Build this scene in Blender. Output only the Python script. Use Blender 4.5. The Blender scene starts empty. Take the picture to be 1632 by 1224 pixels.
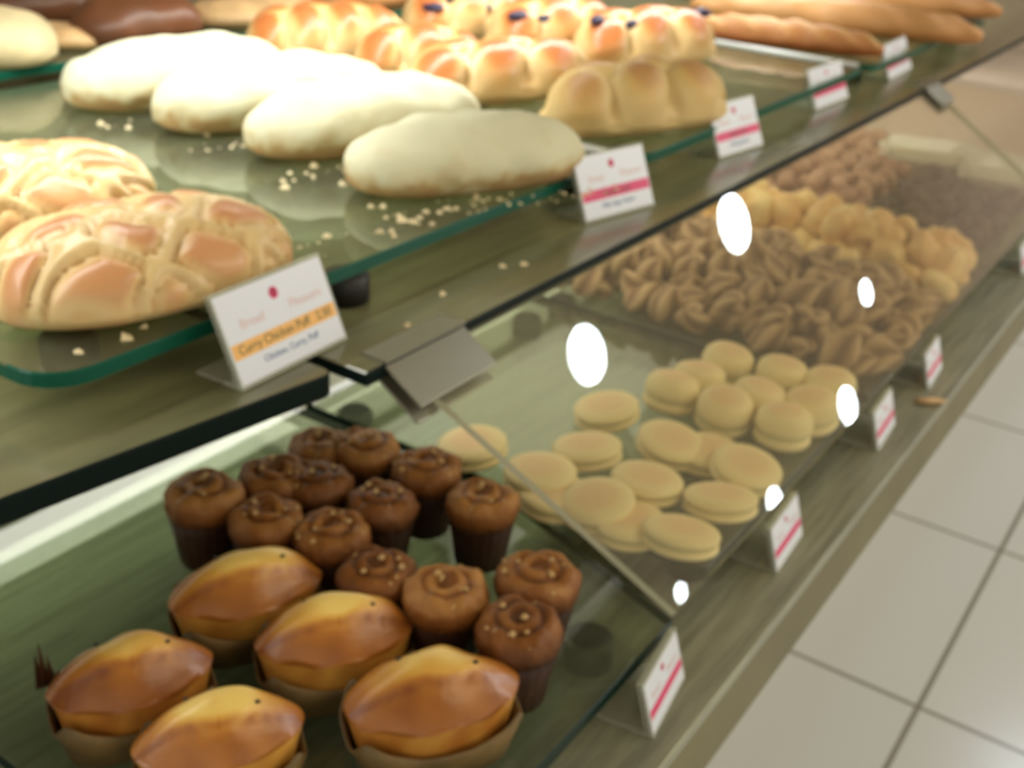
import bpy, bmesh, math, random
from mathutils import Vector, Matrix, noise
random.seed(7)
PI = math.pi
sc = bpy.context.scene
COL = sc.collection

# ------------------------------------------------------------------ camera
RX = Vector((0.56254075, -0.34333668, 0.75210892))      # rows: world x, y, z seen in (right, down, forward)
RY = Vector((-0.82453396, -0.29983053, 0.47983892))
RZ = Vector((0.06075891, -0.8900683, -0.45175965))
FPX, CX, CY = 1811.6, 816.0, 612.0
CAM = Vector((0, 0, .60))
cd = bpy.data.cameras.new('camera'); cam = bpy.data.objects.new('camera', cd); COL.objects.link(cam)
cd.sensor_width = 36; cd.lens = 36 * FPX / 1632; cd.clip_start = .02
M = Matrix(((RX[0], -RX[1], -RX[2]), (RY[0], -RY[1], -RY[2]), (RZ[0], -RZ[1], -RZ[2]))).to_4x4()
M.translation = CAM
cam.matrix_world = M
cd.dof.use_dof = True; cd.dof.focus_distance = .36; cd.dof.aperture_fstop = 14.0
sc.camera = cam
def ray(px, py):
    v = Vector((px - CX, py - CY, FPX)); return Vector((RX.dot(v), RY.dot(v), RZ.dot(v)))
def P(px, py, z=0.0):
    d = ray(px, py); return CAM + d * ((z - CAM.z) / d.z)

# ------------------------------------------------------------------ world, lights, exposure
w = bpy.data.worlds.new('world'); sc.world = w; w.use_nodes = True
bg = w.node_tree.nodes['Background']; bg.inputs[0].default_value = (1.0, .93, .78, 1); bg.inputs[1].default_value = .62
sc.view_settings.view_transform = 'Standard'; sc.view_settings.look = 'None'
sc.view_settings.gamma = 1; sc.view_settings.use_curve_mapping = False
sc.view_settings.exposure = 0.35
def area(name, loc, direction, sx, sy, power, col, spread=180):
    l = bpy.data.lights.new(name, 'AREA'); l.shape = 'RECTANGLE'; l.size = sx; l.size_y = sy
    l.energy = power; l.color = col; l.spread = math.radians(spread)
    o = bpy.data.objects.new(name, l); COL.objects.link(o); o.location = loc
    o.rotation_euler = Vector(direction).to_track_quat('-Z', 'Y').to_euler(); return o
area('shelf_strip_light', (1.3, 1.005, .775), (0, .02, -1), 4.4, .04, 27, (.97, 1, .96))
area('hall_light', (1.6, -.9, 1.92), (-.1, .45, -1), 2.4, 1.2, 27, (1, .93, .68))
area('aisle_light', (4.6, -2.6, 1.93), (-.1, .35, -1), .5, .5, 70, (1, .95, .93))
area('under_lid_fill', (2.15, .74, .180), (0, 0, -1), 2.7, .30, 2.8, (1, .95, .78))  # soft fill added to brighten the goods under the lid
area('case_light', (1.7, 1.03, .174), (0, -.1, -1), 4.0, .05, 3.6, (1, .98, .86))

# ------------------------------------------------------------------ materials
def mat(name, col, rough=.5, metal=0.0, noise_amt=0.0, noise_scale=30, bump=0.0, bscale=None, col2=None, spec=.5, coat=0, emis=None, stretch=None, sub=0):
    m = bpy.data.materials.new(name); m.use_nodes = True; nt = m.node_tree; N = nt.nodes; b = N['Principled BSDF']
    b.inputs['Base Color'].default_value = (*col, 1); b.inputs['Roughness'].default_value = rough; b.inputs['Metallic'].default_value = metal
    b.inputs['Specular IOR Level'].default_value = spec; b.inputs['Coat Weight'].default_value = coat
    if sub: b.inputs['Subsurface Weight'].default_value = sub; b.inputs['Subsurface Radius'].default_value = (.01, .006, .003)
    if emis: b.inputs['Emission Color'].default_value = (*emis[0], 1); b.inputs['Emission Strength'].default_value = emis[1]
    tc = N.new('ShaderNodeTexCoord'); src = tc.outputs['Object']
    if stretch:
        mp = N.new('ShaderNodeMapping'); mp.inputs['Scale'].default_value = stretch; nt.links.new(src, mp.inputs[0]); src = mp.outputs[0]
    if noise_amt or col2:
        n = N.new('ShaderNodeTexNoise'); n.inputs['Scale'].default_value = noise_scale; n.inputs['Detail'].default_value = 4; nt.links.new(src, n.inputs['Vector'])
        r = N.new('ShaderNodeValToRGB'); c2 = col2 or tuple(c * (1 - noise_amt) for c in col)
        r.color_ramp.elements[0].position = .35; r.color_ramp.elements[1].position = .65
        r.color_ramp.elements[0].color = (*c2, 1); r.color_ramp.elements[1].color = (*col, 1)
        nt.links.new(n.outputs['Fac'], r.inputs[0]); nt.links.new(r.outputs[0], b.inputs['Base Color'])
    if bump:
        n2 = N.new('ShaderNodeTexNoise'); n2.inputs['Scale'].default_value = bscale or noise_scale; n2.inputs['Detail'].default_value = 5; nt.links.new(src, n2.inputs['Vector'])
        bp = N.new('ShaderNodeBump'); bp.inputs['Strength'].default_value = bump; bp.inputs['Distance'].default_value = .003
        nt.links.new(n2.outputs['Fac'], bp.inputs['Height']); nt.links.new(bp.outputs[0], b.inputs['Normal'])
    return m
def bread_mat(name, stops, rough=.45, speck=.12, scale=45, coat=0, bump=.35, bscale=90, sub=0):
    """colour follows the baked tone of the crust (vertex attribute 'tone'), broken up by noise"""
    m = bpy.data.materials.new(name); m.use_nodes = True; nt = m.node_tree; N = nt.nodes; b = N['Principled BSDF']
    b.inputs['Roughness'].default_value = rough; b.inputs['Coat Weight'].default_value = coat; b.inputs['Coat Roughness'].default_value = .3
    b.inputs['Specular IOR Level'].default_value = .35
    at = N.new('ShaderNodeAttribute'); at.attribute_name = 'tone'
    tc = N.new('ShaderNodeTexCoord'); n = N.new('ShaderNodeTexNoise'); n.inputs['Scale'].default_value = scale; n.inputs['Detail'].default_value = 4
    nt.links.new(tc.outputs['Object'], n.inputs['Vector'])
    ma = N.new('ShaderNodeMath'); ma.operation = 'MULTIPLY_ADD'; ma.inputs[1].default_value = speck * 2
    sb = N.new('ShaderNodeMath'); sb.operation = 'SUBTRACT'; sb.inputs[1].default_value = speck
    nt.links.new(at.outputs['Fac'], sb.inputs[0]); nt.links.new(n.outputs['Fac'], ma.inputs[0]); nt.links.new(sb.outputs[0], ma.inputs[2])
    r = N.new('ShaderNodeValToRGB'); e = r.color_ramp.elements
    e[0].position = stops[0][0]; e[0].color = (*stops[0][1], 1); e[1].position = stops[-1][0]; e[1].color = (*stops[-1][1], 1)
    for p, c in stops[1:-1]: x = e.new(p); x.color = (*c, 1)
    nt.links.new(ma.outputs[0], r.inputs[0]); nt.links.new(r.outputs[0], b.inputs['Base Color'])
    n2 = N.new('ShaderNodeTexNoise'); n2.inputs['Scale'].default_value = bscale; n2.inputs['Detail'].default_value = 5
    nt.links.new(tc.outputs['Object'], n2.inputs['Vector'])
    bp = N.new('ShaderNodeBump'); bp.inputs['Strength'].default_value = bump; bp.inputs['Distance'].default_value = .003
    nt.links.new(n2.outputs['Fac'], bp.inputs['Height']); nt.links.new(bp.outputs[0], b.inputs['Normal'])
    return m
def glass_mat(name, tint, rough=.02, haze=0.0, ior=1.5, hazecol=(.8, .8, .7)):
    m = bpy.data.materials.new(name); m.use_nodes = True; nt = m.node_tree; N = nt.nodes; N.remove(N['Principled BSDF'])
    out = N['Material Output']; t = N.new('ShaderNodeBsdfTransparent'); t.inputs[0].default_value = (*tint, 1)
    g = N.new('ShaderNodeBsdfGlossy'); g.inputs['Roughness'].default_value = rough; g.inputs[0].default_value = (1, 1, 1, 1)
    f = N.new('ShaderNodeFresnel'); ge = N.new('ShaderNodeNewGeometry'); iv = N.new('ShaderNodeMix'); iv.data_type = 'FLOAT'
    iv.inputs[2].default_value = ior; iv.inputs[3].default_value = 1 / ior      # a thin pane: the same reflectance from either face
    nt.links.new(ge.outputs['Backfacing'], iv.inputs[0]); nt.links.new(iv.outputs[0], f.inputs[0])
    mx = N.new('ShaderNodeMixShader'); nt.links.new(f.outputs[0], mx.inputs[0]); nt.links.new(t.outputs[0], mx.inputs[1]); nt.links.new(g.outputs[0], mx.inputs[2])
    last = mx
    if haze:
        d = N.new('ShaderNodeBsdfDiffuse'); d.inputs[0].default_value = (*hazecol, 1)
        m2 = N.new('ShaderNodeMixShader'); m2.inputs[0].default_value = haze
        nt.links.new(mx.outputs[0], m2.inputs[1]); nt.links.new(d.outputs[0], m2.inputs[2]); last = m2
    nt.links.new(last.outputs[0], out.inputs[0]); return m

STEEL = mat('brushed_steel', (.38, .38, .28), .32, .4, bump=.05, noise_amt=.35, noise_scale=9, stretch=(1, 14, 14))
SHELF = mat('smoked_shelf_top', (.20, .195, .10), .18, .0, noise_amt=.3, noise_scale=5, stretch=(1, 6, 6), spec=.9)
DARK_EDGE = mat('dark_glass_edge', (.003, .010, .009), .45, spec=.12)
GREEN_EDGE = mat('green_glass_edge', (.004, .085, .05), .35, spec=.2)
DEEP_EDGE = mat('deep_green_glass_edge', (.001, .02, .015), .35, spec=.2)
RIM_GLINT = mat('rim_glint', (.82, .85, .84), .3, .3)  # pale colour stands for the strip light reflected in the tray ends
TRAY = glass_mat('green_tinted_glass', (.82, .87, .77), haze=.07, hazecol=(.45, .5, .36))
LID = glass_mat('clear_acrylic', (.97, .97, .92), rough=.012, haze=.045, ior=1.55, hazecol=(.7, .65, .5))
LID_EDGE = mat('acrylic_edge', (.60, .60, .42), .25)
ACRYL = glass_mat('acrylic_stand', (.9, .92, .86), haze=.28)
METAL = mat('satin_metal', (.31, .30, .235), .38, .7)
RUBBER = mat('black_rubber', (.012, .012, .01), .5)
APRON = mat('brown_trim', (.21, .185, .085), .5, noise_amt=.25, noise_scale=6)
PAPER = mat('card_paper', (.77, .81, .90), .35)
PINK = mat('card_pink', (.72, .04, .16), .4); PALEPINK = mat('card_pale_pink', (.82, .62, .62), .5)
ORANGE = mat('card_orange', (.90, .50, .13), .4); INK = mat('card_ink', (.10, .09, .03), .5); BLUEINK = mat('card_blue_ink', (.10, .17, .36), .5)
WHITE_PAINT = mat('white_paint', (.62, .60, .52), .5)
LOAF_SUGAR = bread_mat('sugar_dusted_crust', [(.15, (.69, .67, .47)), (.40, (.62, .54, .32)), (.62, (.46, .31, .13)), (1, (.40, .22, .10))], .8, .22, 28, bump=.3)
PUFF = bread_mat('puff_pastry_crust', [(.0, (.78, .58, .28)), (.30, (.76, .50, .22)), (.6, (.66, .32, .14)), (1, (.44, .14, .055))], .32, .06, 30, coat=.35, bump=.25)
BRIOCHE = bread_mat('braided_bread_crust', [(.0, (.76, .54, .25)), (.3, (.70, .38, .13)), (.6, (.58, .20, .055)), (1, (.40, .10, .03))], .35, .10, 30, coat=.3, bump=.15)
DULL_BRIOCHE = bread_mat('golden_braid_crust', [(.0, (.68, .50, .22)), (.5, (.62, .40, .14)), (1, (.42, .17, .06))], .45, .10, 30, bump=.15)
CHOC = mat('chocolate_glaze', (.17, .062, .025), .38, noise_amt=.3, noise_scale=12)
TANBUN = mat('tan_bun', (.72, .46, .22), .5, noise_amt=.3, noise_scale=18, bump=.3)
PALEBUN = mat('pale_bun', (.74, .60, .34), .6, noise_amt=.25, noise_scale=20, bump=.3)
BAGUETTE = bread_mat('baguette_crust', [(.0, (.66, .40, .18)), (.45, (.52, .24, .08)), (1, (.30, .085, .02))], .5, .15, 25, bump=.3)
LOAFCAKE = bread_mat('loaf_cake_crust', [(.05, (.88, .62, .17)), (.28, (.76, .42, .08)), (.6, (.48, .18, .03)), (1, (.24, .07, .015))], .30, .16, 26, coat=.3, bump=.3)
LINER = mat('baking_paper', (.24, .15, .05), .55, noise_amt=.55, noise_scale=22, bump=.2)
MUFFIN = bread_mat('muffin_crust', [(.0, (.48, .23, .06)), (.4, (.24, .085, .015)), (1, (.05, .014, .004))], .5, .35, 60, bump=1.0, bscale=110)
CUP = mat('brown_paper_cup', (.055, .018, .007), .5, noise_amt=.4, noise_scale=25)
NUTS = mat('chopped_nuts', (.55, .36, .14), .5)
BISCUIT = bread_mat('pale_biscuit', [(.0, (.92, .79, .42)), (.5, (.90, .70, .36)), (1, (.84, .56, .30))], .55, .10, 22, bump=.12)
CREAM = mat('biscuit_cream', (.66, .58, .28), .5)
COCOA = bread_mat('cocoa_cookie', [(.0, (.20, .11, .05)), (.5, (.42, .26, .13)), (1, (.60, .42, .23))], .65, .25, 40, bump=.6)
YELLOW = mat('yellow_nugget', (.88, .66, .27), .5, col2=(.80, .45, .15), noise_scale=14, bump=.5, bscale=60)
ROSE = mat('rosy_nugget', (.55, .32, .19), .6, col2=(.34, .17, .10), noise_scale=25, bump=.6, bscale=60)
BLACKISH = mat('dark_nugget', (.07, .045, .015), .7, col2=(.02, .014, .006), noise_scale=25, bump=.6, bscale=60)
BERRY = mat('blueberry', (.03, .02, .06), .35)
CRUMB = mat('pastry_crumb', (.80, .66, .40), .7)
LAMP = mat('lamp_glow', (1, 1, 1), .5, emis=((.80, .92, 1.0), 45))
PLASTIC = glass_mat('clear_box_plastic', (.9, .88, .8), rough=.05, haze=.5, hazecol=(.95, .92, .75))
CREAMFILL = mat('box_contents', (.82, .72, .40), .6, noise_amt=.3, noise_scale=40)

# ------------------------------------------------------------------ helpers
def mesh(name, verts, faces, mats, parent=None, smooth=True, fm=None, tone=None):
    me = bpy.data.meshes.new(name); me.from_pydata([tuple(v) for v in verts], [], faces)
    for m in (mats if isinstance(mats, (list, tuple)) else [mats]): me.materials.append(m)
    if fm:
        for p, i in zip(me.polygons, fm): p.material_index = i
    if smooth: me.polygons.foreach_set('use_smooth', [True] * len(me.polygons))
    if tone: a = me.attributes.new('tone', 'FLOAT', 'POINT'); a.data.foreach_set('value', tone)
    me.update(); o = bpy.data.objects.new(name, me); COL.objects.link(o)
    if parent: o.parent = parent
    return o
def tag(o, label=None, cat=None, group=None, kind=None):
    if label: o['label'] = label
    if cat: o['category'] = cat
    if group: o['group'] = group
    if kind: o['kind'] = kind
    return o
def thing(name, label, cat, loc=(0, 0, 0), rz=0, group=None):
    o = bpy.data.objects.new(name, None); COL.objects.link(o); o.empty_display_size = .02
    o.location = loc; o.rotation_euler = (0, 0, rz); return tag(o, label, cat, group)
def kids(o): return [c for c in o.children]
def dup(root, loc, rot, label=None, scale=1, group=None, children=None):
    r = root.copy(); COL.objects.link(r); r.location = loc; r.rotation_euler = rot
    r.scale = (scale,) * 3 if isinstance(scale, (int, float)) else scale
    if label: r['label'] = label
    if group: r['group'] = group
    for ch in (KIDS[root.name] if root.name in KIDS else kids(root)):
        c = ch.copy(); COL.objects.link(c); c.parent = r
    return r
KIDS = {}
class MB:
    def __init__(s): s.v = []; s.f = []; s.m = []
    def add(s, v, f, mi=0):
        b = len(s.v); s.v += [tuple(x) for x in v]; s.f += [tuple(b + i for i in q) for q in f]; s.m += [mi] * len(f)
    def box(s, x0, x1, y0, y1, z0, z1, mi=0):
        s.add([(x0, y0, z0), (x1, y0, z0), (x1, y1, z0), (x0, y1, z0), (x0, y0, z1), (x1, y0, z1), (x1, y1, z1), (x0, y1, z1)],
              [(0, 3, 2, 1), (4, 5, 6, 7), (0, 1, 5, 4), (1, 2, 6, 5), (2, 3, 7, 6), (3, 0, 4, 7)], mi)
    def build(s, name, mats, parent=None, smooth=False): return mesh(name, s.v, s.f, mats, parent, smooth, s.m)
def bevel(o, wd=.001, seg=2):
    b = o.modifiers.new('bevel', 'BEVEL'); b.width = wd; b.segments = seg; b.limit_method = 'ANGLE'; return o
def rounded(pts, radii, n=7):
    out = []; k = len(pts)
    for i in range(k):
        p = Vector(pts[i]); a = Vector(pts[i - 1]) - p; b = Vector(pts[(i + 1) % k]) - p; r = radii[i]
        if r <= 0: out.append(p); continue
        a.normalize(); b.normalize(); s0 = p + a * r; s1 = p + b * r
        for j in range(n + 1):
            t = j / n; out.append(s0 * (1 - t) ** 2 + p * 2 * t * (1 - t) + s1 * t * t)
    return out
def slab(name, pts, z0, z1, mats, parent=None, bv=.0015):
    """flat plate with top/bottom material 0 and rim material 1"""
    k = len(pts); v = [(p[0], p[1], z0) for p in pts] + [(p[0], p[1], z1) for p in pts]
    f = [tuple(reversed(range(k))), tuple(range(k, 2 * k))]; m = [0, 0]
    for i in range(k): j = (i + 1) % k; f.append((i, j, k + j, k + i)); m.append(1)
    o = mesh(name, v, f, mats, parent, False, m)
    if bv: bevel(o, bv, 1)
    return o
def smooth01(a, b, x):
    t = min(1, max(0, (x - a) / (b - a))); return t * t * (3 - 2 * t)
def loaf(name, L, W, H, mats, parent=None, relief=None, tonef=None, ns=56, nt=44, p=2.4, hc=.35, q=.5, wob=0.0, seed=0):
    """a baked loaf with a domed top and a flat bottom; relief/tonef get (s, t, up) with s along, t across"""
    v = []; tone = []; f = []
    for i in range(ns + 1):
        s = math.sin((i / ns - .5) * PI); r = max(0.0, 1 - abs(s) ** p) ** q
        for j in range(nt):
            a = 2 * PI * j / nt; c, sn = math.cos(a), math.sin(a)
            y = W / 2 * r * c
            z = H * hc + (H * (1 - hc)) * r * sn if sn >= 0 else H * hc * (1 - (r ** .4) * min(1, 1.35 * -sn))
            x = L / 2 * s; up = max(0, sn)
            if relief and sn > -.2:
                d = relief(s, c * r, up) * (min(1, up * 2 + .3)) * min(1, r * 2)
                y += d * c; z += d * max(0, sn)
            if wob:
                n = noise.noise(Vector((x * 30 + seed * 7.3, y * 30, z * 30))) * wob
                y += n * c; z += n * max(0, sn)
            v.append((x, y, max(0, z))); tone.append(tonef(s, c * r, up, z / H) if tonef else up)
    for i in range(ns):
        for j in range(nt):
            k = (j + 1) % nt; f.append((i * nt + j, i * nt + k, (i + 1) * nt + k, (i + 1) * nt + j))
    f.append(tuple(range(nt - 1, -1, -1))); f.append(tuple(ns * nt + j for j in range(nt)))
    # drop the seam twist: faces wound outwards
    f = [tuple(reversed(q_)) for q_ in f]
    return mesh(name, v, f, mats, parent, True, None, tone)
def lathe(name, prof, mats, parent=None, n=28, wavy=0, amp=0, tonef=None, rough=0, seed=0, z0=0):
    v = []; f = []; tone = []
    for k, (r, z) in enumerate(prof):
        for j in range(n):
            a = 2 * PI * j / n; rr = r * (1 + (amp * math.cos(wavy * a) if wavy else 0))
            x, y = rr * math.cos(a), rr * math.sin(a); dz = 0
            if rough:
                nn = noise.noise(Vector((x * 70 + seed * 5, y * 70, z * 70))) * rough; x *= 1 + nn / .03 * .6; y *= 1 + nn / .03 * .6; dz = nn
            v.append((x, y, z + z0 + dz)); tone.append(tonef(r, z, a) if tonef else 0)
    for k in range(len(prof) - 1):
        for j in range(n): i = (j + 1) % n; f.append((k * n + j, k * n + i, (k + 1) * n + i, (k + 1) * n + j))
    f.append(tuple(range(n - 1, -1, -1))); f.append(tuple((len(prof) - 1) * n + j for j in range(n)))
    return mesh(name, v, f, mats, parent, True, None, tone)
def blob(name, rad, mats, parent=None, amp=.2, freq=60, seed=0, sub=3, tone=False):
    bm = bmesh.new(); bmesh.ops.create_icosphere(bm, subdivisions=sub, radius=1)
    for vv in bm.verts:
        n = noise.noise(vv.co * freq + Vector((seed * 3.1, seed, 0))); k = 1 + amp * n
        vv.co = Vector((vv.co.x * rad[0] * k, vv.co.y * rad[1] * k, vv.co.z * rad[2] * k))
    me = bpy.data.meshes.new(name); bm.to_mesh(me); bm.free(); me.materials.append(mats)
    me.polygons.foreach_set('use_smooth', [True] * len(me.polygons))
    o = bpy.data.objects.new(name, me); COL.objects.link(o)
    if parent: o.parent = parent
    return o
def yaw(a, b): return math.atan2(b.y - a.y, b.x - a.x)

# ------------------------------------------------------------------ setting
def struct(o): o['kind'] = 'structure'; return o
def tile_mat():
    m = mat('floor_tiles', (.60, .585, .53), .22, spec=.55); nt = m.node_tree; N = nt.nodes; b = N['Principled BSDF']
    tc = N.new('ShaderNodeTexCoord'); mp = N.new('ShaderNodeMapping'); mp.inputs['Location'].default_value = (-1.691, -.198, 0)
    br = N.new('ShaderNodeTexBrick'); br.offset = 0; br.squash = 1
    br.inputs['Scale'].default_value = 1; br.inputs['Brick Width'].default_value = .6; br.inputs['Row Height'].default_value = .6
    br.inputs['Mortar Size'].default_value = .006; br.inputs['Mortar Smooth'].default_value = .3
    br.inputs['Color1'].default_value = (.60, .605, .58, 1); br.inputs['Color2'].default_value = (.575, .58, .555, 1); br.inputs['Mortar'].default_value = (.24, .22, .18, 1)
    nt.links.new(tc.outputs['Object'], mp.inputs[0]); nt.links.new(mp.outputs[0], br.inputs[0]); nt.links.new(br.outputs[0], b.inputs['Base Color']); return m
b = MB(); b.box(-1.5, 7, -3.2, 3.0, -.77, -.75); struct(b.build('floor', tile_mat()))
b = MB(); b.box(-1.5, 7, -3.2, 3.0, 1.95, 1.99); struct(b.build('ceiling', mat('ceiling_paint', (.50, .40, .30), .7)))
b = MB(); b.box(-1.5, 7, 3.0, 3.05, -.75, 1.95); struct(b.build('wall_back', mat('tan_wall', (.52, .40, .26), .7)))
b = MB(); b.box(7, 7.05, -3.2, 3.0, -.75, 1.95); struct(b.build('wall_end', mat('tan_end_wall', (.66, .48, .38), .7)))

# display counter: deck, nosing, cabinet under it, back panel
ct = thing('display_counter', 'long steel bakery counter under the lower row of glass trays', 'counter', (0, 0, -.75))
b = MB(); b.box(-.6, 4.6, .232, 1.75, .698, .710); bevel(b.build('deck', STEEL, ct), .002)
b = MB(); b.box(-.6, 4.6, .236, .250, .615, .698); tag(b.build('nosing', APRON, ct), 'brown trim under the steel edge')
b = MB(); b.box(-.6, 4.6, .46, 1.75, .0, .698); b.build('cabinet', WHITE_PAINT, ct)
b = MB(); b.box(-.6, 4.6, 1.70, 1.75, .710, .9295); b.build('back_panel', WHITE_PAINT, ct)

# upper shelf in two pieces
ZS = .20
def P2(px, py, z): q = P(px, py, z); return (q.x, q.y)
sh1 = slab('glass_shelf', rounded([(-.30, .66), (.592, .541), (.592, 1.9), (-.30, 1.9)][0:4], [0, .012, 0, 0]), ZS - .020, ZS, [SHELF, DARK_EDGE])
tag(sh1, 'near smoked glass shelf with a thick dark front edge above the brown muffins', 'shelf', 'upper shelf panes')
sh2 = slab('glass_shelf', [(.606, .521), (4.6, .521), (4.6, 1.9), (.606, 1.9)], ZS - .013, ZS, [SHELF, DARK_EDGE])
tag(sh2, 'long smoked glass shelf running away to the right above the clear lids', 'shelf', 'upper shelf panes')
for x, lb in ((.15, 'near'), (2.45, 'middle'), (4.4, 'far')):
    s = thing('shelf_support', lb + ' steel post holding up the upper glass shelf at the back of the counter', 'post', (x, 1.62, -.04), 0, 'posts under the upper shelf')
    b = MB(); b.box(-.015, .015, -.015, .015, 0, .222); b.build('post', METAL, s)
    b = MB(); b.box(-.03, .03, -.03, .03, 0, .004); b.build('foot_plate', METAL, s)

# lamp housing over the upper shelf (its front lip cuts the light off along the trays)
fx = thing('strip_light_housing', 'long metal strip light housing above the upper shelf, open below', 'light', (1.3, 1.0, .745))
b = MB(); b.box(-2.3, 2.3, -.05, .06, .045, .055); b.build('housing_top', METAL, fx)
b = MB(); b.box(-2.3, -.62, -.056, -.05, -.043, .055); b.box(-.62, 2.3, -.056, -.05, -.062, .055); b.build('front_lip', METAL, fx)
b = MB(); b.box(-2.3, 2.3, .06, .066, -.02, .055); b.build('rear_lip', METAL, fx)
for sx in (-2.0, 2.0):
    b = MB(); b.box(sx - .004, sx + .004, -.004, .004, .055, 1.205); b.build('hanger_rod', METAL, fx)

# ------------------------------------------------------------------ trays
def tray(pts, z1, label, group, radii, th=.013, feet=(), foot_h=.026, foot_r=.022, rim=False):
    c = Vector((sum(p[0] for p in pts) / len(pts), sum(p[1] for p in pts) / len(pts)))
    t = thing('glass_tray', label, 'tray', (c.x, c.y, z1 - th - foot_h), 0, group)
    lp = [(p[0] - c.x, p[1] - c.y) for p in pts]
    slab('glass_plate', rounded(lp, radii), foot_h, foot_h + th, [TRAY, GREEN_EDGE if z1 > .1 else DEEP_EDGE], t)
    if rim:
        xr = max(p[0] for p in lp); b = MB(); b.box(xr - .016, xr - .001, min(p[1] for p in lp) + .012, max(p[1] for p in lp) - .012, foot_h + th, foot_h + th + .0035); tag(bevel(b.build('end_glint', RIM_GLINT, t), .001), 'pale strip standing in for light reflected off the tray end')
    for x, y in feet:
        o = lathe('foot', [(foot_r, 0), (foot_r, foot_h * .85), (foot_r * .8, foot_h)], RUBBER, t, 20); o.location = (x - c.x, y - c.y, 0)
    return t
ZT = .24
def rect(x0, x1, y0, y1): return [(x0, y0), (x1, y0), (x1, y1), (x0, y1)]
tray(rect(.394, 1.185, .617, 1.345), ZT, 'nearest glass tray on the upper shelf, under the sugar loaves and lattice pastries', 'glass trays on the upper shelf', [.045, .03, .03, .03], feet=[(.47, .70), (.705, .632), (1.13, .67), (.47, 1.29), (1.13, 1.29)], rim=True)
tray(rect(1.20, 2.0, .60, 1.345), ZT, 'second glass tray on the upper shelf, under the braided loaves', 'glass trays on the upper shelf', [.03] * 4, feet=[(1.26, .66), (1.94, .66), (1.26, 1.29), (1.94, 1.29)], rim=True)
tray(rect(2.015, 2.8, .59, 1.345), ZT, 'third glass tray on the upper shelf, beyond the bright tray end', 'glass trays on the upper shelf', [.03] * 4, feet=[(2.08, .65), (2.74, .65), (2.08, 1.29), (2.74, 1.29)])
tray(rect(.55, 1.30, 1.385, 1.88), ZT + .012, 'rear glass tray at the left with the chocolate glazed bun', 'rear glass trays on the upper shelf', [.02] * 4, feet=[(.6, 1.43), (1.25, 1.43), (.6, 1.84), (1.25, 1.84)], foot_h=.038)
tray(rect(1.31, 2.2, 1.385, 1.88), ZT + .012, 'rear glass tray behind the pale braided loaves', 'rear glass trays on the upper shelf', [.02] * 4, feet=[(1.36, 1.43), (2.14, 1.43), (1.36, 1.84), (2.14, 1.84)], foot_h=.038)
G = 'glass trays on the counter'
tray([(.302, .287), (.728, .287), (.80, .50), (.80, .98), (.302, .98)], 0, 'nearest glass tray on the counter, holding loaf cakes and brown muffins', G, [.03, .004, .01, .02, .03], foot_h=.027, feet=[(.36, .34), (.68, .34), (.36, .93), (.75, .93)])
for x0, x1, lb in ((.812, 1.243, 'glass tray under the first clear lid holding round pale sandwich biscuits'), (1.255, 1.618, 'glass tray under the lid filled with cocoa cookies'),
                   (1.628, 1.83, 'glass tray under the lid filled with yellow nuggets'), (1.84, 2.50, 'glass tray under the lid with dark nuggets and plastic boxes'), (2.52, 3.3, 'farthest glass tray on the counter at the right')):
    tray(rect(x0, x1, .297, .79), 0, lb, G, [.006] * 4, foot_h=.027, feet=[(x0 + .04, .33), (x1 - .04, .33), (x0 + .04, .75), (x1 - .04, .75)], foot_r=.02)

# ------------------------------------------------------------------ sloping clear lids and their metal clips
LB = Vector((0, .276, .030)); LT = Vector((0, .524, .1855))          # lid plane: bottom and top line
ld = (LT - LB).normalized(); ln = Vector((0, -ld.z, ld.y))
def on_lid(px, py):
    d = ray(px, py); t = (LB - CAM).dot(ln) / d.dot(ln); return CAM + d * t
def lid(xb0, xb1, xt0, xt1, label):
    th = .007; pts = [Vector((xb0, 0, 0)) + LB, Vector((xb1, 0, 0)) + LB, Vector((xt1, 0, 0)) + LT, Vector((xt0, 0, 0)) + LT]
    c = pts[0].copy(); v = [p - c for p in pts] + [p - c + ln * th for p in pts]
    o = mesh('clear_lid', v, [(3, 2, 1, 0), (4, 5, 6, 7), (0, 1, 5, 4), (1, 2, 6, 5), (2, 3, 7, 6), (3, 0, 4, 7)], [LID, LID_EDGE], None, False, [0, 0, 1, 1, 1, 1])
    o.location = c; tag(o, label, 'lid', 'sloping clear lids over the counter'); return o
pl = on_lid(690, 640); pb = on_lid(1068, 980)
sl = (pl.x - pb.x) / (pl.z - pb.z); xb = pb.x - sl * (pb.z - LB.z); xt = pb.x + sl * (LT.z - pb.z)
p2 = on_lid(1490, 160)
lid(xb, p2.x + .02, xt, p2.x + .02, 'sloping clear lid over the sandwich biscuits, mirroring white lamps')
lid(p2.x + .028, 4.5, p2.x + .028, 4.5, 'farther sloping clear lid beyond the second clip')
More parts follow.
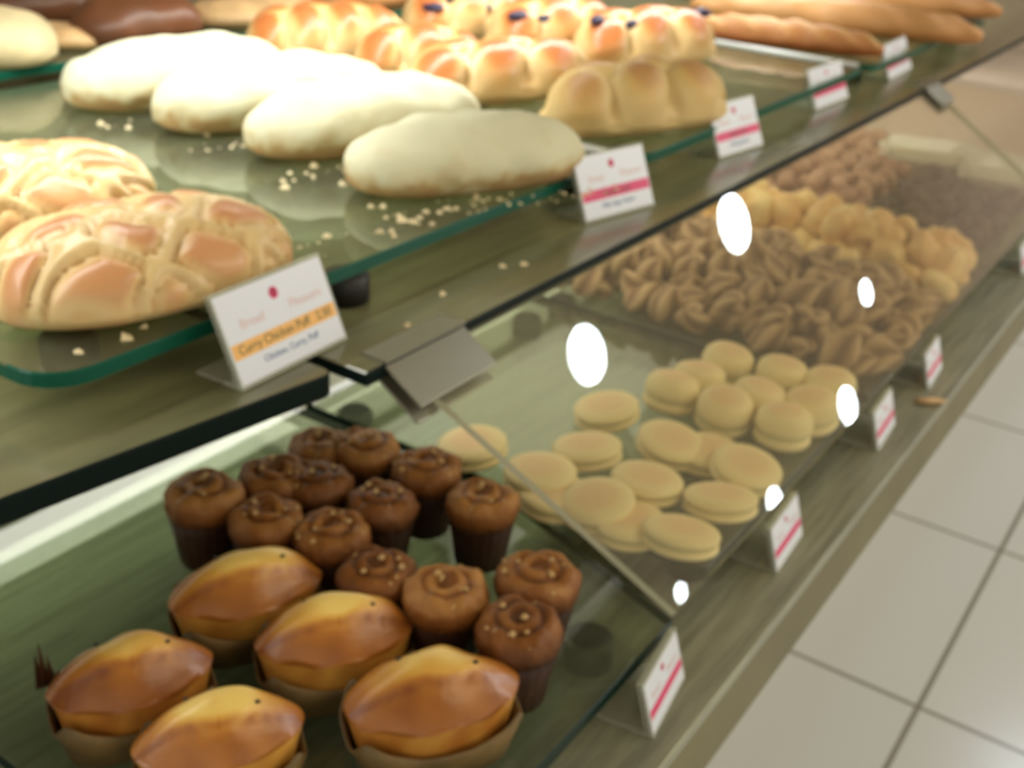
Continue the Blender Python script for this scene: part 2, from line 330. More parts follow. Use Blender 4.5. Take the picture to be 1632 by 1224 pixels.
def clip(x, label, wd=.105):
    t = thing('metal_clip', label, 'clip', (x, LT.y, LT.z), 0, 'clips holding the lids to the shelf')
    def plate(nm, off, a, b_, th=.0025, dx=0):
        q = [(0 + dx, a), (wd + dx, a), (wd + dx, b_), (0 + dx, b_)]
        v = [Vector((u, 0, 0)) - ld * s + ln * off for u, s in q] + [Vector((u, 0, 0)) - ld * s + ln * (off + th) for u, s in q]
        return bevel(mesh(nm, v, [(3, 2, 1, 0), (4, 5, 6, 7), (0, 1, 5, 4), (1, 2, 6, 5), (2, 3, 7, 6), (3, 0, 4, 7)], METAL, t, False), .0006)
    plate('upper_plate', .010, -.004, .040); plate('lower_plate', -.005, -.004, .046); plate('fold', -.005, -.0065, -.004, .0175)
    v = [Vector((u, y, z)) for u in (0, wd) for y, z in ((-.004, .0147), (.022, .0147), (.022, .0172), (-.004, .0172))]
    mesh('shelf_tab', v, [(3, 2, 1, 0), (4, 5, 6, 7), (0, 1, 5, 4), (1, 2, 6, 5), (2, 3, 7, 6), (3, 0, 4, 7)], METAL, t, False)
    return t
clip(.628, 'satin metal clip at the near end of the shelf edge, gripping the first lid')
clip(p2.x - .03, 'small distant metal clip on the dark shelf edge at the right', .08)

# ------------------------------------------------------------------ price cards
def text(body, size, m, parent, loc, name='lettering', align='CENTER', sx=1):
    c = bpy.data.curves.new('text', 'FONT'); c.body = body; c.size = size; c.align_x = align; c.align_y = 'CENTER'; c.extrude = .0001
    o = bpy.data.objects.new('text', c); COL.objects.link(o); dg = bpy.context.evaluated_depsgraph_get()
    me = bpy.data.meshes.new_from_object(o.evaluated_get(dg)); bpy.data.objects.remove(o); me.materials.clear(); me.materials.append(m)
    o = bpy.data.objects.new(name, me); COL.objects.link(o); o.parent = parent; o.location = loc; o.scale = (sx, 1, 1); return o
def price_card(loc, rz, wd, ht, lean, label, band, words, sub, group, name='price_card'):
    t = thing(name, label, 'price card', loc, rz, group)
    # local frame of the face: x along, y up the leaning face
    e = MB(); e.box(-wd / 2, wd / 2, -.0, .048, 0, .0022); bevel(e.build('stand_foot', ACRYL, t), .0005)
    face = Matrix.Rotation(PI / 2 - lean, 4, 'X'); 
    s = MB(); s.box(-wd / 2, wd / 2, 0, ht, -.0042, -.0030); s.box(-wd / 2, wd / 2, 0, ht, .0002, .0012); s.box(-wd / 2, wd / 2, ht, ht + .001, -.0042, .0012)
    so = s.build('acrylic_sleeve', ACRYL, t); so.matrix_local = face @ Matrix.Translation((0, 0, .0))
    c = MB(); c.box(-wd / 2 + .002, wd / 2 - .002, .003, ht - .002, -.0028, .0); co = c.build('card', PAPER, t)
    co.matrix_local = face @ Matrix.Translation((0, 0, .0013))
    z = .0002
    bnd = MB(); bnd.box(-wd / 2 + .003, wd / 2 - .003, ht * .30, ht * .46, 0, z); bnd.build('colour_band', ORANGE if band == 'orange' else PINK, co)
    if words: text(words, ht * .135, INK, co, (0, ht * .38, z * 1.5))
    if sub: text(sub, ht * .10, BLUEINK, co, (0, ht * .20, z))
    bl = MB()
    for k in range(6):
        a = k * PI / 3; bl.add([(math.cos(a + q * PI / 4) * ht * .035 + math.cos(a) * ht * .035, math.sin(a + q * PI / 4) * ht * .035 + math.sin(a) * ht * .035 + ht * .80, z) for q in range(8)], [tuple(range(8))])
    bl.build('flower_emblem', PINK, co)
    text('Bread', ht * .15, PALEPINK, co, (-wd * .24, ht * .62, z)); text('Pleasure', ht * .15, PALEPINK, co, (wd * .25, ht * .62, z))
    return t
g = 'price cards on the upper shelf'
def upcard(a, b_, ht, lb, band, w_, s_, lean=.42, k=1.0):
    A = P(*a, ZS); B = P(*b_, ZS); c = (A + B) / 2; wd = (B - A).length * k
    price_card((c.x, c.y, ZS + .0003), yaw(A, B), wd, ht, lean, lb, band, w_, s_, g)
upcard((386, 625), (553, 541), .074, 'nearest price card, with an orange band, in front of the lattice pastry', 'orange', 'Curry Chicken Puff   2.50', 'Chicken, Curry, Puff')
upcard((933, 358), (1043, 328), .073, 'pink banded price card in front of the front sugar loaf', 'pink', 'Sweet Loaf', 'Milk, Sugar, Butter')
upcard((1146, 255), (1216, 233), .072, 'pink banded price card in front of the golden braided loaf', 'pink', 'Braid Loaf', 'Milk, Egg, Butter')
upcard((1300, 178), (1352, 157), .066, 'pink banded price card before the empty bright end of the second tray', 'pink', None, None)
upcard((1417, 130), (1453, 110), .064, 'pale farthest price card on the upper shelf, beside the long baguettes', 'pink', None, None)
g = 'price cards on the steel ledge'
for (px, py), lb in (((1036, 1092), 'pink striped card on the ledge at the corner of the first clear lid'), ((1238, 862), 'pink striped card on the ledge in front of the sandwich biscuits'),
                     ((1402, 685), 'pink striped card on the ledge between the biscuits and the cocoa cookies'), ((1466, 590), 'pale card on the ledge in front of the cocoa cookies'), ((1614, 420), 'farthest card on the ledge, at the right edge of the photo')):
    q = P(px, py, -.038); price_card((q.x - .012, .262 - (.004 if px < 1100 else 0), -.0397), (.15 if px < 1100 else .06), .080, .049, .30, lb, 'pink', None, None, g, 'ledge_price_card')

# ------------------------------------------------------------------ upper tier bread
def place(o, a, b_, z, zb, label=None):
    A = P(*a, z); B = P(*b_, z); c = (A + B) / 2; o.location = (c.x, c.y, zb); o.rotation_euler = (0, 0, yaw(A, B)); return (B - A).length
def sugar_tone(seed):
    def f(s, t, up, h):
        n = noise.noise(Vector((s * 3 + seed * 9, t * 4, h * 3)))
        n2 = noise.noise(Vector((s * 9 + seed * 4, t * 9, h * 6)))
        return smooth01(.60, .05, h) * .62 + .12 + (n * .26 + n2 * .26) * smooth01(.95, .3, h)
    return f
lo = [((98, 132), (455, 98), 'farthest white sugar dusted loaf, half hidden at the left of the row'), ((243, 165), (612, 128), 'second sugar dusted loaf from the left, brightly lit'),
      ((391, 205), (757, 163), 'third sugar dusted loaf from the left, half in shade'), ((553, 258), (922, 222), 'front sugar dusted loaf in shade, nearest the tray edge')]
for i, (a, b_, lb) in enumerate(lo):
    L = (P(*b_, .275) - P(*a, .275)).length
    o = loaf('sugar_loaf', L, .128 if i else .14, .078 - (.004 if i == 3 else 0), LOAF_SUGAR, None, None, sugar_tone(i), wob=.006, seed=i, p=2.6)
    place(o, a, b_, .275, ZT + .0005); tag(o, lb, 'bread', 'sugar dusted loaves on the near tray')
def lattice(n1, n2):
    def d(s, t):
        w1 = noise.noise(Vector((s * 2.2, t * 2.2, n1))) * .16; w2 = noise.noise(Vector((s * 2.2, t * 2.2, 5 + n1))) * .2; s, t = s + w1, t + w2
        a = (s * n1 + t * n2 + .12) % 1; b = (s * n1 - t * n2 + .33) % 1
        return .25 * (math.sin(PI * a) * math.sin(PI * b)) ** .8 + .5 * min(min(a, 1 - a), min(b, 1 - b))
    def rel(s, t, up):
        k = d(s, t); return .0055 * smooth01(.17, .06, k) + .0065 * smooth01(.16, .40, k) - .004 * smooth01(.05, 0, abs(k - .16))
    def tone(s, t, up, h):
        k = d(s, t); wv = smooth01(.17, .36, k); e = smooth01(.05, .0, abs(k - .165))
        return .06 + .62 * wv * (.6 + .4 * up) + .35 * e + .12 * smooth01(.2, 0, h)
    return rel, tone
r_, t_ = lattice(1.35, 1.25)
def pastry(nm, L, W, H, m, rel, tn, loc, rz, lb, grp, cat='pastry', p=2.6, ns=90, nt=84, hc=.3, q=.45):
    o = loaf(nm, L, W, H, m, None, rel, tn, ns, nt, p, hc, q, .003, random.random() * 9); o.location = loc; o.rotation_euler = (0, 0, rz)
    return tag(o, lb, cat, grp)
q = P(228, 418, .262)
pastry('lattice_pastry', .245, .165, .062, PUFF, r_, t_, (q.x, q.y, ZT + .0005), math.radians(-12), 'front lattice topped puff pastry beside the orange banded card', 'lattice pastries on the near tray')
q = P(25, 318, .262)
pastry('lattice_pastry', .25, .165, .062, PUFF, r_, t_, (q.x, q.y + .005, ZT + .0005), math.radians(-22), 'rear lattice topped puff pastry cut off by the left edge', 'lattice pastries on the near tray')
def braid(n, tilt=.5):
    cs = [((-1 + (2 * i + 1) / n) * .92, (.42 if i % 2 else -.42), (1 if i % 2 else -1)) for i in range(n)]
    def f(s, t):
        best = 0; second = 0
        for (a, b, sg) in cs:
            ds = (s - a) * n / 2; dt = (t - b)
            u = ds * math.cos(tilt) + sg * dt * 1.3 * math.sin(tilt); v = -sg * ds * math.sin(tilt) * .9 + dt * 1.1 * math.cos(tilt)
            k = 1 - (u / .85) ** 2 - (v / 1.05) ** 2
            if k > best: second = best; best = k
            elif k > second: second = k
        return best, second
    def rel(s, t, up): b_, s_ = f(s, t); return .024 * math.sqrt(max(0, b_)) - .012 - .006 * smooth01(.12, 0, b_ - s_) * (s_ > 0)
    def tone(s, t, up, h): b_, s_ = f(s, t); return max(0, min(1, .78 * smooth01(.35, .95, b_) * (.35 + .65 * up) + .05))
    return rel, tone
def braided(a, b_, W, H, n, m, lb, z=.272, grp='braided loaves on the second tray', zb=ZT + .0005, berries=0, k=1.0):
    rel, tn = braid(n, .75); L = (P(*b_, z) - P(*a, z)).length * k
    o = loaf('braided_loaf', L, W, H, m, None, rel, tn, 90, 64, 2.8, .3, .45, .002, random.random() * 9)
    place(o, a, b_, z, zb); tag(o, lb, 'bread', grp)
    rr = random.Random(berries * 3 + int(a[0]))
    for i in range(berries):
        x = (-.38 + .76 * i / max(1, berries - 1)) * L; y = rr.uniform(-.34, -.04) * W
        bo = blob('berry_filling', (.019, .012, .008), BERRY, o, .3, 2, i, 2); bo.location = (x, y, H * .97 * math.sqrt(max(.2, 1 - (2 * y / W) ** 2))); bo.rotation_euler = (0, 0, rr.uniform(-1, 1))
    return o
braided((868, 178), (1148, 148), .125, .075, 6, DULL_BRIOCHE, 'front golden braided loaf behind the second pink banded card')
braided((640, 130), (935, 105), .12, .07, 6, BRIOCHE, 'glossy orange braided loaf touching the front golden one')
braided((560, 98), (760, 88), .12, .068, 5, BRIOCHE, 'pale braided loaf between the sugar loaves and the orange braid', z=.27)
braided((385, 68), (645, 55), .14, .075, 8, BRIOCHE, 'rear pale braided loaf behind the lit sugar loaves', k=1.0)
braided((915, 82), (1130, 62), .13, .08, 6, BRIOCHE, 'blueberry braided loaf nearest the bright tray end', berries=5)
braided((780, 62), (975, 45), .13, .08, 6, BRIOCHE, 'middle blueberry braided loaf of the three', berries=5)
braided((643, 38), (830, 22), .13, .078, 6, BRIOCHE, 'rear blueberry braided loaf beside the pale braids', berries=5)
# rear row
def simple(nm, a, b_, W, H, m, lb, grp, z=.285, zb=ZT + .0125, cat='bread', tn=None, rel=None, p=2.6, k=1.0):
    L = (P(*b_, z) - P(*a, z)).length * k; o = loaf(nm, L, W, H, m, None, rel, tn, 48, 36, p, .35, .5, .005, random.random() * 9)
    place(o, a, b_, z, zb); return tag(o, lb, cat, grp)
R_ = 'breads on the rear trays'
simple('chocolate_bun', (120, 38), (312, 22), .14, .075, CHOC, 'chocolate glazed bun at the top left with a tan base', R_)
simple('chocolate_bun', (-60, 8), (150, -2), .14, .075, CHOC, 'second chocolate glazed bun, at the very top left corner', R_)
simple('tan_bun', (30, 55), (170, 60), .10, .03, TANBUN, 'tan glossy bun half under the chocolate buns', R_, z=.265)
simple('pale_bun', (-120, 52), (88, 62), .15, .07, PALEBUN, 'pale domed bun at the left edge of the photo', R_)
simple('flat_loaf', (305, 25), (510, 12), .15, .045, TANBUN, 'pale flat loaf right of the chocolate bun', R_, z=.27)
simple('brown_loaf', (495, -12), (650, -22), .12, .06, BAGUETTE, 'brown loaf cropped by the top edge above the pale braid', R_, tn=lambda s, t, up, h: .5)
def slash(n):
    def rel(s, t, up): x = (s * n + t * .8) % 1; return .004 * smooth01(.3, .1, abs(x - .5)) 
    def tn(s, t, up, h): x = (s * n + t * .8) % 1; return .75 - .65 * smooth01(.25, .08, abs(x - .5)) * up - .2 * up + .3 * smooth01(.4, .1, h)
    return rel, tn
rel, tn = slash(3)
BG = 'baguettes at the far end'
simple('baguette', (1095, 28), (1412, 68), .058, .045, BAGUETTE, 'dark front baguette lying along the bright tray end', BG, z=.27, zb=ZT + .001, tn=tn, rel=rel)
simple('baguette', (1100, -4), (1570, 46), .09, .06, BAGUETTE, 'second baguette behind the dark one', BG, z=.275, zb=ZT + .001, tn=lambda s, t, up, h: .3 + .3 * smooth01(.5, .1, h), rel=rel)
simple('baguette', (1060, -32), (1600, 8), .10, .06, BAGUETTE, 'third baguette, its top cropped by the upper edge', BG, z=.275, zb=ZT + .001, tn=lambda s, t, up, h: .35 + .3 * smooth01(.5, .1, h), rel=rel)
# crumbs: too many to count
b = MB(); rr = random.Random(3)
def crumb(x, y, z, s):
    v = [(x + rr.uniform(-1, 1) * s * .3 + dx * s, y + rr.uniform(-1, 1) * s * .3 + dy * s, z + dz * s) for dx, dy, dz in ((-1, 0, 0), (0, -1, 0), (1, 0, 0), (0, 1, 0), (0, 0, .8))]
    b.add(v, [(0, 1, 4), (1, 2, 4), (2, 3, 4), (3, 0, 4), (3, 2, 1, 0)])
for k in range(150):
    a, c, lb = lo[rr.randrange(4)]; u = rr.uniform(0, 1)
    p = P(a[0] * (1 - u) + c[0] * u, a[1] * (1 - u) + c[1] * u, .275); off = rr.uniform(.06, .09)
    crumb(p.x - off * .3, p.y - off, ZT + .0003, rr.uniform(.001, .0035))
for (x, y) in ((205, 205), (330, 215), (160, 198), (560, 545), (230, 522), (125, 562), (200, 540), (605, 370), (640, 352), (590, 330), (450, 290), (455, 300), (500, 265), (545, 295), (700, 340), (610, 330), (660, 355)):
    p = P(x, y, ZT)
    if p.y > .63 and p.x > .42: crumb(p.x, p.y, ZT + .0003, rr.uniform(.004, .007))
for k in range(50):
    x = rr.uniform(.62, 1.15); crumb(x, rr.uniform(.628, .68), ZT + .0003, rr.uniform(.001, .005))
tag(b.build('sugar_crumbs', CRUMB), 'scattered pale crumbs around the loaves on the near tray', 'crumbs', None, 'stuff')
b = MB()
for (x, y) in ((800, 425), (835, 422), (705, 470), (650, 520)): p = P(x, y, ZS); crumb(p.x, p.y, ZS + .0003, .0045)
tag(b.build('shelf_crumbs', CRUMB), 'few crumbs on the dark shelf near the metal clip', 'crumbs', None, 'stuff')

# ------------------------------------------------------------------ loaf cakes in paper
def make_cake(shift):
    """boat shaped loaf cake: near vertical sides, a lip, and a split dome with pointed ends"""
    t = thing('loaf_cake', 'x', 'cake', (0, 0, 0), 0, 'golden loaf cakes in baking paper')
    n = 72; v = []; f = []; tone = []
    def out(a, hx, hy, e):
        c, s_ = math.cos(a), math.sin(a)
        return math.copysign(abs(c) ** e, c) * hx, math.copysign(abs(s_) ** e, s_) * hy
    rows = [('s', .004, .80, .62), ('s', .022, .88, .72), ('s', .040, .96, .90), ('s', .046, 1.0, 1.0), ('s', .0485, 1.015, 1.05)] + [('d', k) for k in (.985, .94, .86, .76, .64, .52, .40, .28, .16, .06)]
    for row in rows:
        for j in range(n):
            a = 2 * PI * j / n
            if row[0] == 's':
                x, y = out(a, .065 * row[2], .039 * row[2], row[3] + .1); z = row[1]
                tn = .42 + .16 * noise.noise(Vector((x * 60, y * 60, z * 60 + shift * 40))) + (.38 if row[1] == .0485 else 0)
            else:
                k = row[1]; x, y = out(a, .066 * k, .040 * k, 1.10 * (1 - k) * .0 + (1.12 if k > .5 else 1.0))
                z = .0487 + .027 * (1 - k ** 2.1); tt = y / .040; sp_ = tt + .30 + .10 * math.cos(x * 45)
                z += .0035 * smooth01(-.05, .10, sp_) * (1 - k) ** .3 - .001
                rr = math.hypot(x / .058, (y - .004) / .033)
                tn = .60 * smooth01(.30, 1.0, rr) + .40 * smooth01(.10, 0, abs(sp_)) * (1 - k * .3) + .12 * (sp_ < 0) + .2 * noise.noise(Vector((x * 45 + shift * 30, y * 45, 0)))
            nn = noise.noise(Vector((x * 40 + shift * 50, y * 40, z * 30))) * .0022
            v.append((x + nn, y + nn, z + nn)); tone.append(max(0, min(1, tn + shift)))
    for k in range(len(rows) - 1):
        for j in range(n): q = (j + 1) % n; f.append((k * n + j, k * n + q, (k + 1) * n + q, (k + 1) * n + j))
    f.append(tuple(range(n - 1, -1, -1))); f.append(tuple((len(rows) - 1) * n + j for j in range(n)))
    c = mesh('cake', v, f, LOAFCAKE, t, True, None, tone)
    for i, (x, y) in enumerate(((-.022, .014), (.030, -.004))):
        sp = blob('burnt_speck', (.0026, .0018, .0012), RUBBER, c, .2, 2, i, 1); sp.location = (x, y, .0725)
    n = 48; v = []; f = []; levels = [(0.0, .056, .034), (.018, .061, .0375), (.029, .066, .0410)]
    for k, (z, a, b_) in enumerate(levels):
        for th in (0, 1):
            for j in range(n):
                an = 2 * PI * j / n; cx, sy = math.cos(an), math.sin(an)
                e = .62; x = abs(cx) ** e * a * (1 if cx >= 0 else -1); y = abs(sy) ** e * b_ * (1 if sy >= 0 else -1)
                zz = z
                if k == 2: cor = abs(cx * sy) * 2; zz += .014 * cor ** 5 + .0025 * math.sin(an * 9)
                if th: x *= .975; y *= .96
                v.append((x, y, zz))
    def idx(k, th, j): return (k * 2 + th) * n + j % n
    for k in range(2):
        for j in range(n):
            f.append((idx(k, 0, j), idx(k, 0, j + 1), idx(k + 1, 0, j + 1), idx(k + 1, 0, j))); f.append((idx(k, 1, j + 1), idx(k, 1, j), idx(k + 1, 1, j), idx(k + 1, 1, j + 1)))
    for j in range(n): f.append((idx(2, 0, j), idx(2, 0, j + 1), idx(2, 1, j + 1), idx(2, 1, j)))
    f.append(tuple(idx(0, 0, j) for j in range(n - 1, -1, -1)))
    mesh('paper_liner', v, f, LINER, t)
    return t
cakes = [((272, 962), (510, 905), 'rearmost golden loaf cake, just below the brown muffins', 0), ((408, 1030), (655, 985), 'middle golden loaf cake with a split ridge along its top', .05),
         ((75, 1110), (335, 1040), 'leftmost loaf cake, browner, with burnt paper sticking up at its corner', .16), ((212, 1195), (480, 1140), 'golden loaf cake cropped by the bottom edge', .02), ((550, 1130), (822, 1075), 'frontmost loaf cake at the right with a deep orange crust', .12)]
for a, c, lb, sh_ in cakes:
    o = make_cake(sh_); o['label'] = lb; A = P(*a, .05); B = P(*c, .05); m_ = (A + B) / 2
    o.location = (m_.x, m_.y, .0003); o.rotation_euler = (0, 0, yaw(A, B)); s = (B - A).length / .128; o.scale = (s, s * 1.02, 1.0)
    if 'burnt' in lb:
        pk = MB()
        for dx, hh in ((-.066, .020), (-.062, .030), (-.057, .016)):
            pk.add([(dx - .004, .030, .035), (dx + .004, .034, .035), (dx - .001, .034, .044 + hh)], [(0, 1, 2)]); pk.add([(dx - .004, .031, .035), (dx + .004, .035, .035), (dx - .001, .035, .044 + hh)], [(2, 1, 0)])
        tag(pk.build('burnt_paper_tip', CUP, o), 'charred paper points')

# ------------------------------------------------------------------ brown muffins in tall paper cups
def make_muffin(seed):
    t = thing('brown_muffin', 'x', 'muffin', (0, 0, 0), 0, 'brown muffins in paper cups')
    lathe('paper_cup', [(.020, 0), (.0225, .002), (.0265, .03), (.030, .052), (.029, .053), (.026, .048)], CUP, t, 60, 20, .022)
    prof = [(.024, .046), (.0295, .048), (.0318, .053), (.0325, .059), (.0305, .066), (.0265, .0705), (.021, .0735), (.017, .0715), (.0135, .075), (.0095, .076), (.0065, .0735), (.001, .0755)]
    top = lathe('cake_top', prof, MUFFIN, t, 40, tonef=lambda r, z, a: .75 - .62 * smooth01(.05, .072, z) + (.45 if .0155 < r < .018 and z > .07 else 0) + (.4 if r < .007 else 0) + (.0, .12, .28)[seed - 1], rough=.0055, seed=seed)
    nb = MB(); r2 = random.Random(seed)
    for k in range(9):
        a = r2.uniform(0, 2 * PI); r = r2.uniform(.004, .030); z = .0765 - (r / .034) ** 3 * .014; s = r2.uniform(.0015, .0038)
        x, y = r * math.cos(a), r * math.sin(a)
        nb.add([(x - s, y, z), (x, y - s, z), (x + s, y, z), (x, y + s, z), (x, y, z + s), (x, y, z - s)], [(0, 1, 4), (1, 2, 4), (2, 3, 4), (3, 0, 4), (1, 0, 5), (2, 1, 5), (3, 2, 5), (0, 3, 5)])
    tag(nb.build('nut_topping', NUTS, top), 'pale chopped nuts', None, None, 'stuff')
    return t
def copy_tree(o, parent=None):
    c = o.copy(); COL.objects.link(c); c.parent = parent
    for ch in o.children: copy_tree(ch, c)
    return c
protos = [make_muffin(1), make_muffin(2), make_muffin(3)]
mf = [(325, 782, 'leftmost brown muffin in a tall paper cup'), (425, 815, 'muffin with a swirled top right of the leftmost muffin'), (505, 757, 'muffin behind the swirled one, under the shelf edge'),
      (583, 706, 'muffin near the top of the heap, just below the metal clip'), (680, 738, 'dark muffin second from the right in the rear row'), (608, 790, 'round topped muffin in the middle of the heap'),
      (770, 788, 'tall dark muffin beside the pale biscuit at the lid edge'), (528, 838, 'reddish muffin between the swirled and the nutty ones'), (600, 900, 'muffin with pale nuts in its centre, behind the middle loaf cake'),
      (712, 938, 'muffin with a rough top between the nutty muffin and the front pair'), (858, 915, 'rightmost muffin beside the lid edge'), (828, 992, 'front right muffin behind the frontmost loaf cake'),
      (513, 700, 'muffin peeking out under the shelf behind the others'), (440, 752, 'muffin mostly hidden behind the swirled one')]
used = set()
for i, (x, y, lb) in enumerate(mf):
    pr = protos[i % 3]
    if i < 3: o = pr
    else: o = copy_tree(pr)
    p = P(x, y, .070); o.location = (p.x, p.y, .0004); o.rotation_euler = (random.uniform(-.05, .05) * 0, 0, random.uniform(0, 6)); s = random.uniform(.95, 1.04); o.scale = (s, s, s); o['label'] = lb

# ------------------------------------------------------------------ pale sandwich biscuits
def make_biscuit(r, dome):
    t = thing('sandwich_biscuit', 'x', 'biscuit', (0, 0, 0), 0, 'pale sandwich biscuits')
    h = .010 if not dome else .016
    tf = lambda rr, z, a: .9 - .75 * smooth01(r * .35, r * .95, rr)
    lathe('bottom_biscuit', [(r * .2, 0), (r * .9, 0), (r, .003), (r * 1.0, .006), (r * .95, .008), (r * .2, .008)], BISCUIT, t, 40, tonef=lambda rr, z, a: .2)
    lathe('cream_filling', [(r * .2, .008), (r * .93, .008), (r * .93, .0115), (r * .2, .0115)], CREAM, t, 40)
    lathe('top_biscuit', [(r * .2, .0115), (r * .95, .0115), (r, .013), (r, .0155), (r * .95, .0115 + h * .62), (r * .8, .0115 + h * .85), (r * .5, .0115 + h), (r * .02, .0115 + h * 1.06)], BISCUIT, t, 40, tonef=tf)
    return t
flat = make_biscuit(.036, 0); dome = make_biscuit(.031, 1)
bs = [(755, 708, 0, 'pale biscuit crossed by the left edge of the clear lid'), (862, 752, 0, 'biscuit next to the lid edge behind the front stack'), (970, 650, 0, 'farthest flat biscuit, standing apart below the big lamp reflection'),
      (938, 714, 0, 'yellowish biscuit left of the rosy centre biscuit'), (1067, 702, 0, 'rosy biscuit in the centre of the tray'), (1030, 765, 0, 'biscuit just below the rosy centre one'), (955, 798, 0, 'thick double layered biscuit near the lid edge'),
      (1150, 795, 0, 'pale biscuit behind the frontmost one'), (1188, 742, 0, 'rosy biscuit at the right near the front glass edge'), (1085, 850, 0, 'frontmost biscuit at the corner of the tray'),
      (1155, 582, 1, 'farthest domed biscuit, at the top of the group'), (1112, 612, 1, 'domed biscuit left below the farthest one'), (1068, 628, 1, 'leftmost domed biscuit behind the rosy one'), (1153, 655, 1, 'domed biscuit in the middle of the group'),
      (1242, 603, 1, 'round domed biscuit beside the cocoa cookies'), (1203, 640, 1, 'domed biscuit between the middle and the round one'), (1248, 682, 1, 'domed biscuit near the front glass edge'), (1322, 622, 1, 'rightmost domed biscuit beside the cocoa cookies'),
      (1295, 655, 1, 'domed biscuit beside the small lamp reflection'), (1000, 832, 0, 'biscuit half under the frontmost one'), (885, 790, 0, 'biscuit half under the double layered one'), (1128, 722, 0, 'biscuit tucked under the rosy centre one')]
fi = {0: 0, 1: 0}
low = {(1000, 832), (885, 790), (1128, 722)}
for x, y, k, lb in bs:
    pr = (flat, dome)[k]
    o = pr if fi[k] == 0 else copy_tree(pr); fi[k] += 1
    under = (x, y) in low; z = .012 if under else .022
    p = P(x, y, z); o['label'] = lb; o.location = (p.x, p.y, .0004 if under else (.008 if k == 0 else .006))
    if under: o.location.z = .0004
    o.rotation_euler = (random.uniform(-.18, .18) if not under else 0, random.uniform(-.18, .18) if not under else 0, random.uniform(0, 6))
    if k: o.scale = (1, 1, 1.45)

# ------------------------------------------------------------------ heaps under the lid
def make_cocoa(seed):
    v = []; f = []; tone = []; ns, nt = 18, 24
    for i in range(ns + 1):
        s = i / ns; r = .0200 * math.sin(PI * min(1, s * .93 + .07)) ** .75 + .0008
        for j in range(nt):
            a = 2 * PI * j / nt; k = math.cos(3 * (a + s * 1.5 + seed)); rr = r * (1 + .24 * k)
            v.append((rr * math.cos(a), rr * math.sin(a) * .8, s * .056 - .004)); tone.append(.44 + .48 * k)
    for i in range(ns):
        for j in range(nt): q = (j + 1) % nt; f.append((i * nt + j, i * nt + q, (i + 1) * nt + q, (i + 1) * nt + j))
    f.append(tuple(range(nt - 1, -1, -1))); f.append(tuple(ns * nt + j for j in range(nt)))
    return mesh('cocoa_cookie', v, f, COCOA, None, True, None, tone)
def heap(protos, x0, x1, y0, y1, step, hmax, label, cat, group, tilt, jit=.25, seed=1, layers=2, scale=(.85, 1.15), long_=False):
    r = random.Random(seed); first = {}; n = 0
    for L_ in range(layers):
        y = y0
        while y <= y1:
            x = x0 + (step * .5 if int((y - y0) / step) % 2 else 0)
            while x <= x1:
                px = x + r.uniform(-1, 1) * jit * step; py = y + r.uniform(-1, 1) * jit * step
                u = (px - x0) / (x1 - x0); v_ = (py - y0) / (y1 - y0)
                edge = min(u, 1 - u, v_ + .15, 1 - v_ + .1)
                top = hmax * min(1, max(0, edge * 5)); top = min(top, (py - .30) * .55)
                z = .004 + L_ * (top) / max(1, layers - 1) * .8
                if L_ and (edge < .10): x += step; continue
                i = r.randrange(len(protos)); pr = protos[i]
                if i in first: o = pr.copy(); COL.objects.link(o)
                else: o = pr; first[i] = 1
                s = r.uniform(*scale); o.location = (px, py, z + .006); o.scale = (s, s, s)
                o.rotation_euler = (r.uniform(*tilt), r.uniform(-.5, .5), r.uniform(-.6, .9)); tag(o, label, cat, group); n += 1
                if long_:
                    zl = LB.z + (py - .02 - LB.y) * ld.z / ld.y - .012; o.location.z = min(o.location.z, max(.006, zl - .02))
                    ct_ = max(.0, min(r.uniform(.35, .95), (zl - o.location.z - .012) / .058)); o.rotation_euler = (r.choice((-1, 1, 1)) * math.acos(ct_), 0, r.uniform(-1.2, 1.2))
                    if ct_ < .3: o.location.z = max(o.location.z, .016)
                x += step
            y += step
    for i, pr in enumerate(protos):
        if i not in first: bpy.data.objects.remove(pr)
    return n
heap([make_cocoa(k) for k in range(3)], 1.28, 1.60, .335, .755, .038, .034, 'brown ridged cocoa cookie in the heap behind the sandwich biscuits', 'cookie', 'heap of cocoa cookies', (-.9, .9), seed=2, long_=True)
heap([blob('yellow_nugget', (.018, .022, .017), YELLOW, None, .35, 1.6, k, 3) for k in range(3)], 1.66, 1.81, .335, .755, .043, .045, 'yellow knobbly nugget in the heap beyond the cocoa cookies', 'cookie', 'heap of yellow nuggets', (-3, 3), seed=4, scale=(1.15, 1.5))
heap([blob('rosy_nugget', (.018, .022, .016), ROSE, None, .35, 1.8, k + 5, 2) for k in range(2)], 1.87, 2.48, .56, .76, .042, .03, 'rosy brown nugget in the heap behind the yellow nuggets', 'cookie', 'heap of rosy nuggets', (-3, 3), seed=5)
heap([blob('dark_nugget', (.018, .022, .014), BLACKISH, None, .4, 1.8, k + 9, 2) for k in range(2)], 1.865, 2.3, .34, .53, .040, .02, 'dark nugget in the heap beside the plastic boxes', 'cookie', 'heap of dark nuggets', (-3, 3), seed=6)
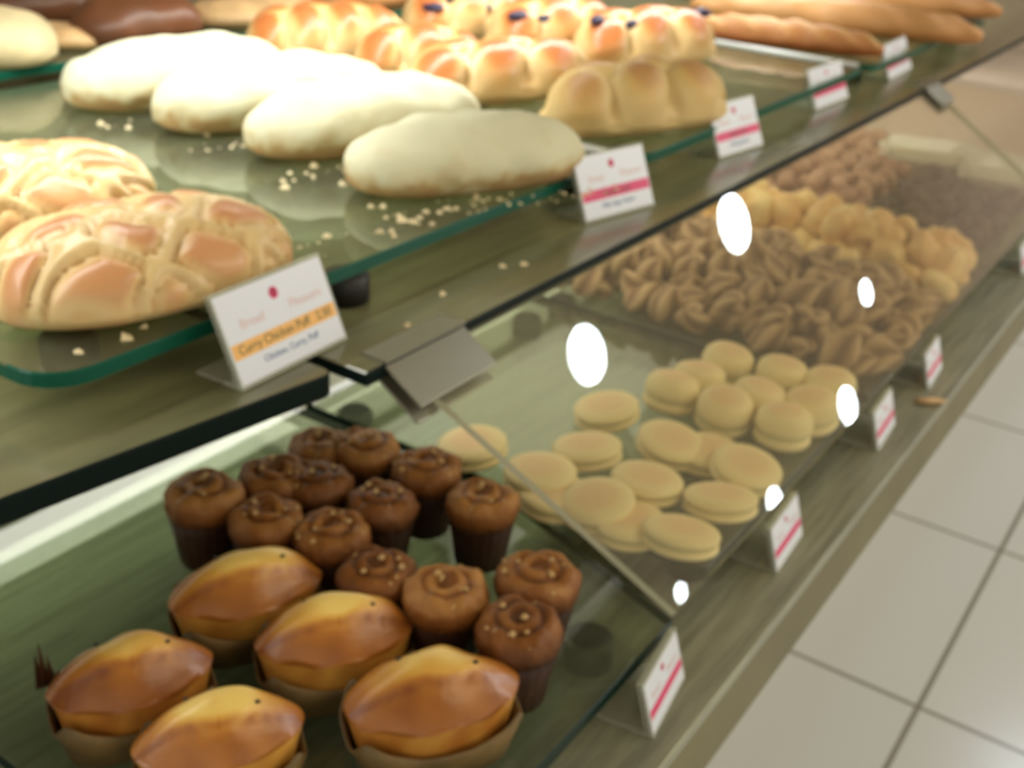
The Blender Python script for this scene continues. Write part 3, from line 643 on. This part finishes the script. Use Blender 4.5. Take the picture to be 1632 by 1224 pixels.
def plastic_box(loc, rz, L, W, H, label, fill):
    t = thing('plastic_box', label, 'box', loc, rz, 'clear plastic boxes under the lid')
    def shell(nm, z0, z1, a, b_, top):
        n = rounded([(-L / 2 * a, -W / 2 * a), (L / 2 * a, -W / 2 * a), (L / 2 * a, W / 2 * a), (-L / 2 * a, W / 2 * a)], [.012] * 4, 4)
        n2 = [p * (b_ / a) for p in n]; k = len(n); v = [(p.x, p.y, z0) for p in n] + [(p.x, p.y, z1) for p in n2]
        f = [(i, (i + 1) % k, k + (i + 1) % k, k + i) for i in range(k)] + [tuple(range(k, 2 * k)) if top else tuple(range(k - 1, -1, -1))]
        return mesh(nm, v, f, PLASTIC, t, False)
    shell('box_base', 0, H * .55, .85, 1, False); shell('box_lid', H * .56, H, 1, .88, True)
    c = blob('filling', (L * .40, W * .40, H * .44), fill, t, .3, 2.5, 3, 3); c.location = (0, 0, H * .48)
    n = rounded([(-L / 2, -W / 2), (L / 2, -W / 2), (L / 2, W / 2), (-L / 2, W / 2)], [.012] * 4, 4); k = len(n)
    v = [(p.x * u, p.y * u, z) for u, z in ((1, H * .54), (1.06, H * .54), (1.06, H * .60), (1, H * .60)) for p in n]
    f = [(a * k + i, a * k + (i + 1) % k, ((a + 1) % 4) * k + (i + 1) % k, ((a + 1) % 4) * k + i) for a in range(4) for i in range(k)]
    mesh('box_rim', v, f, LID_EDGE, t, False)
    return t
b = MB(); b.box(2.56, 3.28, .33, .77, .0004, .004); tag(bevel(b.build('tan_reflection', mat('reflection_tan', (.42, .30, .20), .5)), .001), 'tan sheet on the farthest tray standing in for a reflection in the lid', 'paper')  # added sheet, coloured as the tan reflection in the lid
b = MB(); b.box(3.34, 3.9, .30, .79, -.0395, .012); tag(bevel(b.build('stripe_reflection', mat('stripe_reflection', (.80, .66, .62), .5)), .002), 'pale pinkish board at the far right end standing in for a mirrored light stripe', 'board')  # added board, coloured as the pinkish light stripe mirrored beyond the sheet
q = P(1492, 238, .055); plastic_box((q.x - .02, q.y, .022), .3 - PI / 2, .19, .12, .045, 'yellowish clear plastic box lying on the dark nuggets', CREAMFILL)
q = P(1582, 268, .055); plastic_box((q.x, q.y - .01, .022), .2 - PI / 2, .13, .14, .05, 'shiny clear plastic box at the right edge with bright glints', mat('white_contents', (.93, .93, .90), .25))

# orange crust on the ledge
q = P(1465, 632, -.035); o = blob('bread_crust', (.022, .006, .004), TANBUN, None, .3, 2, 4, 2); o.location = (q.x, .247, -.0357); o.rotation_euler = (0, 0, -.9); tag(o, 'small orange bread crust lying on the steel ledge', 'crumb')

# ------------------------------------------------------------------ ceiling downlights of the hall (seen mirrored in the lid)
def downlight(px, py, wpx, label):
    h = on_lid(px, py) + ln * .004; d = (h - CAM).normalized(); rf = d - 2 * d.dot(ln) * ln
    dist = (1.95 - h.z) / rf.z; p = h + rf * dist; r = wpx / FPX * ((h - CAM).length + dist) / 2
    t = thing('ceiling_downlight', label, 'lamp', (p.x, p.y, 1.95), 0, 'round ceiling downlights over the aisle')
    lathe('lamp_disc', [(r, -.006), (r, -.003)], LAMP, t, 36)
    lathe('trim_ring', [(r * 1.02, -.003), (r * 1.02, -.008), (r * 1.16, -.007), (r * 1.18, -.0005)], WHITE_PAINT, t, 36)
for args in ((930, 570, 92, 'ceiling downlight mirrored largest in the first lid'), (1165, 360, 88, 'ceiling downlight mirrored beside the dark shelf edge'), (1375, 470, 36, 'small ceiling downlight mirrored over the cocoa cookies'),
             (1345, 650, 56, 'ceiling downlight mirrored at the right end of the biscuits'), (1228, 803, 42, 'ceiling downlight mirrored at the front edge of the lid'), (1078, 948, 28, 'ceiling downlight mirrored in the lid corner')):
    downlight(*args)
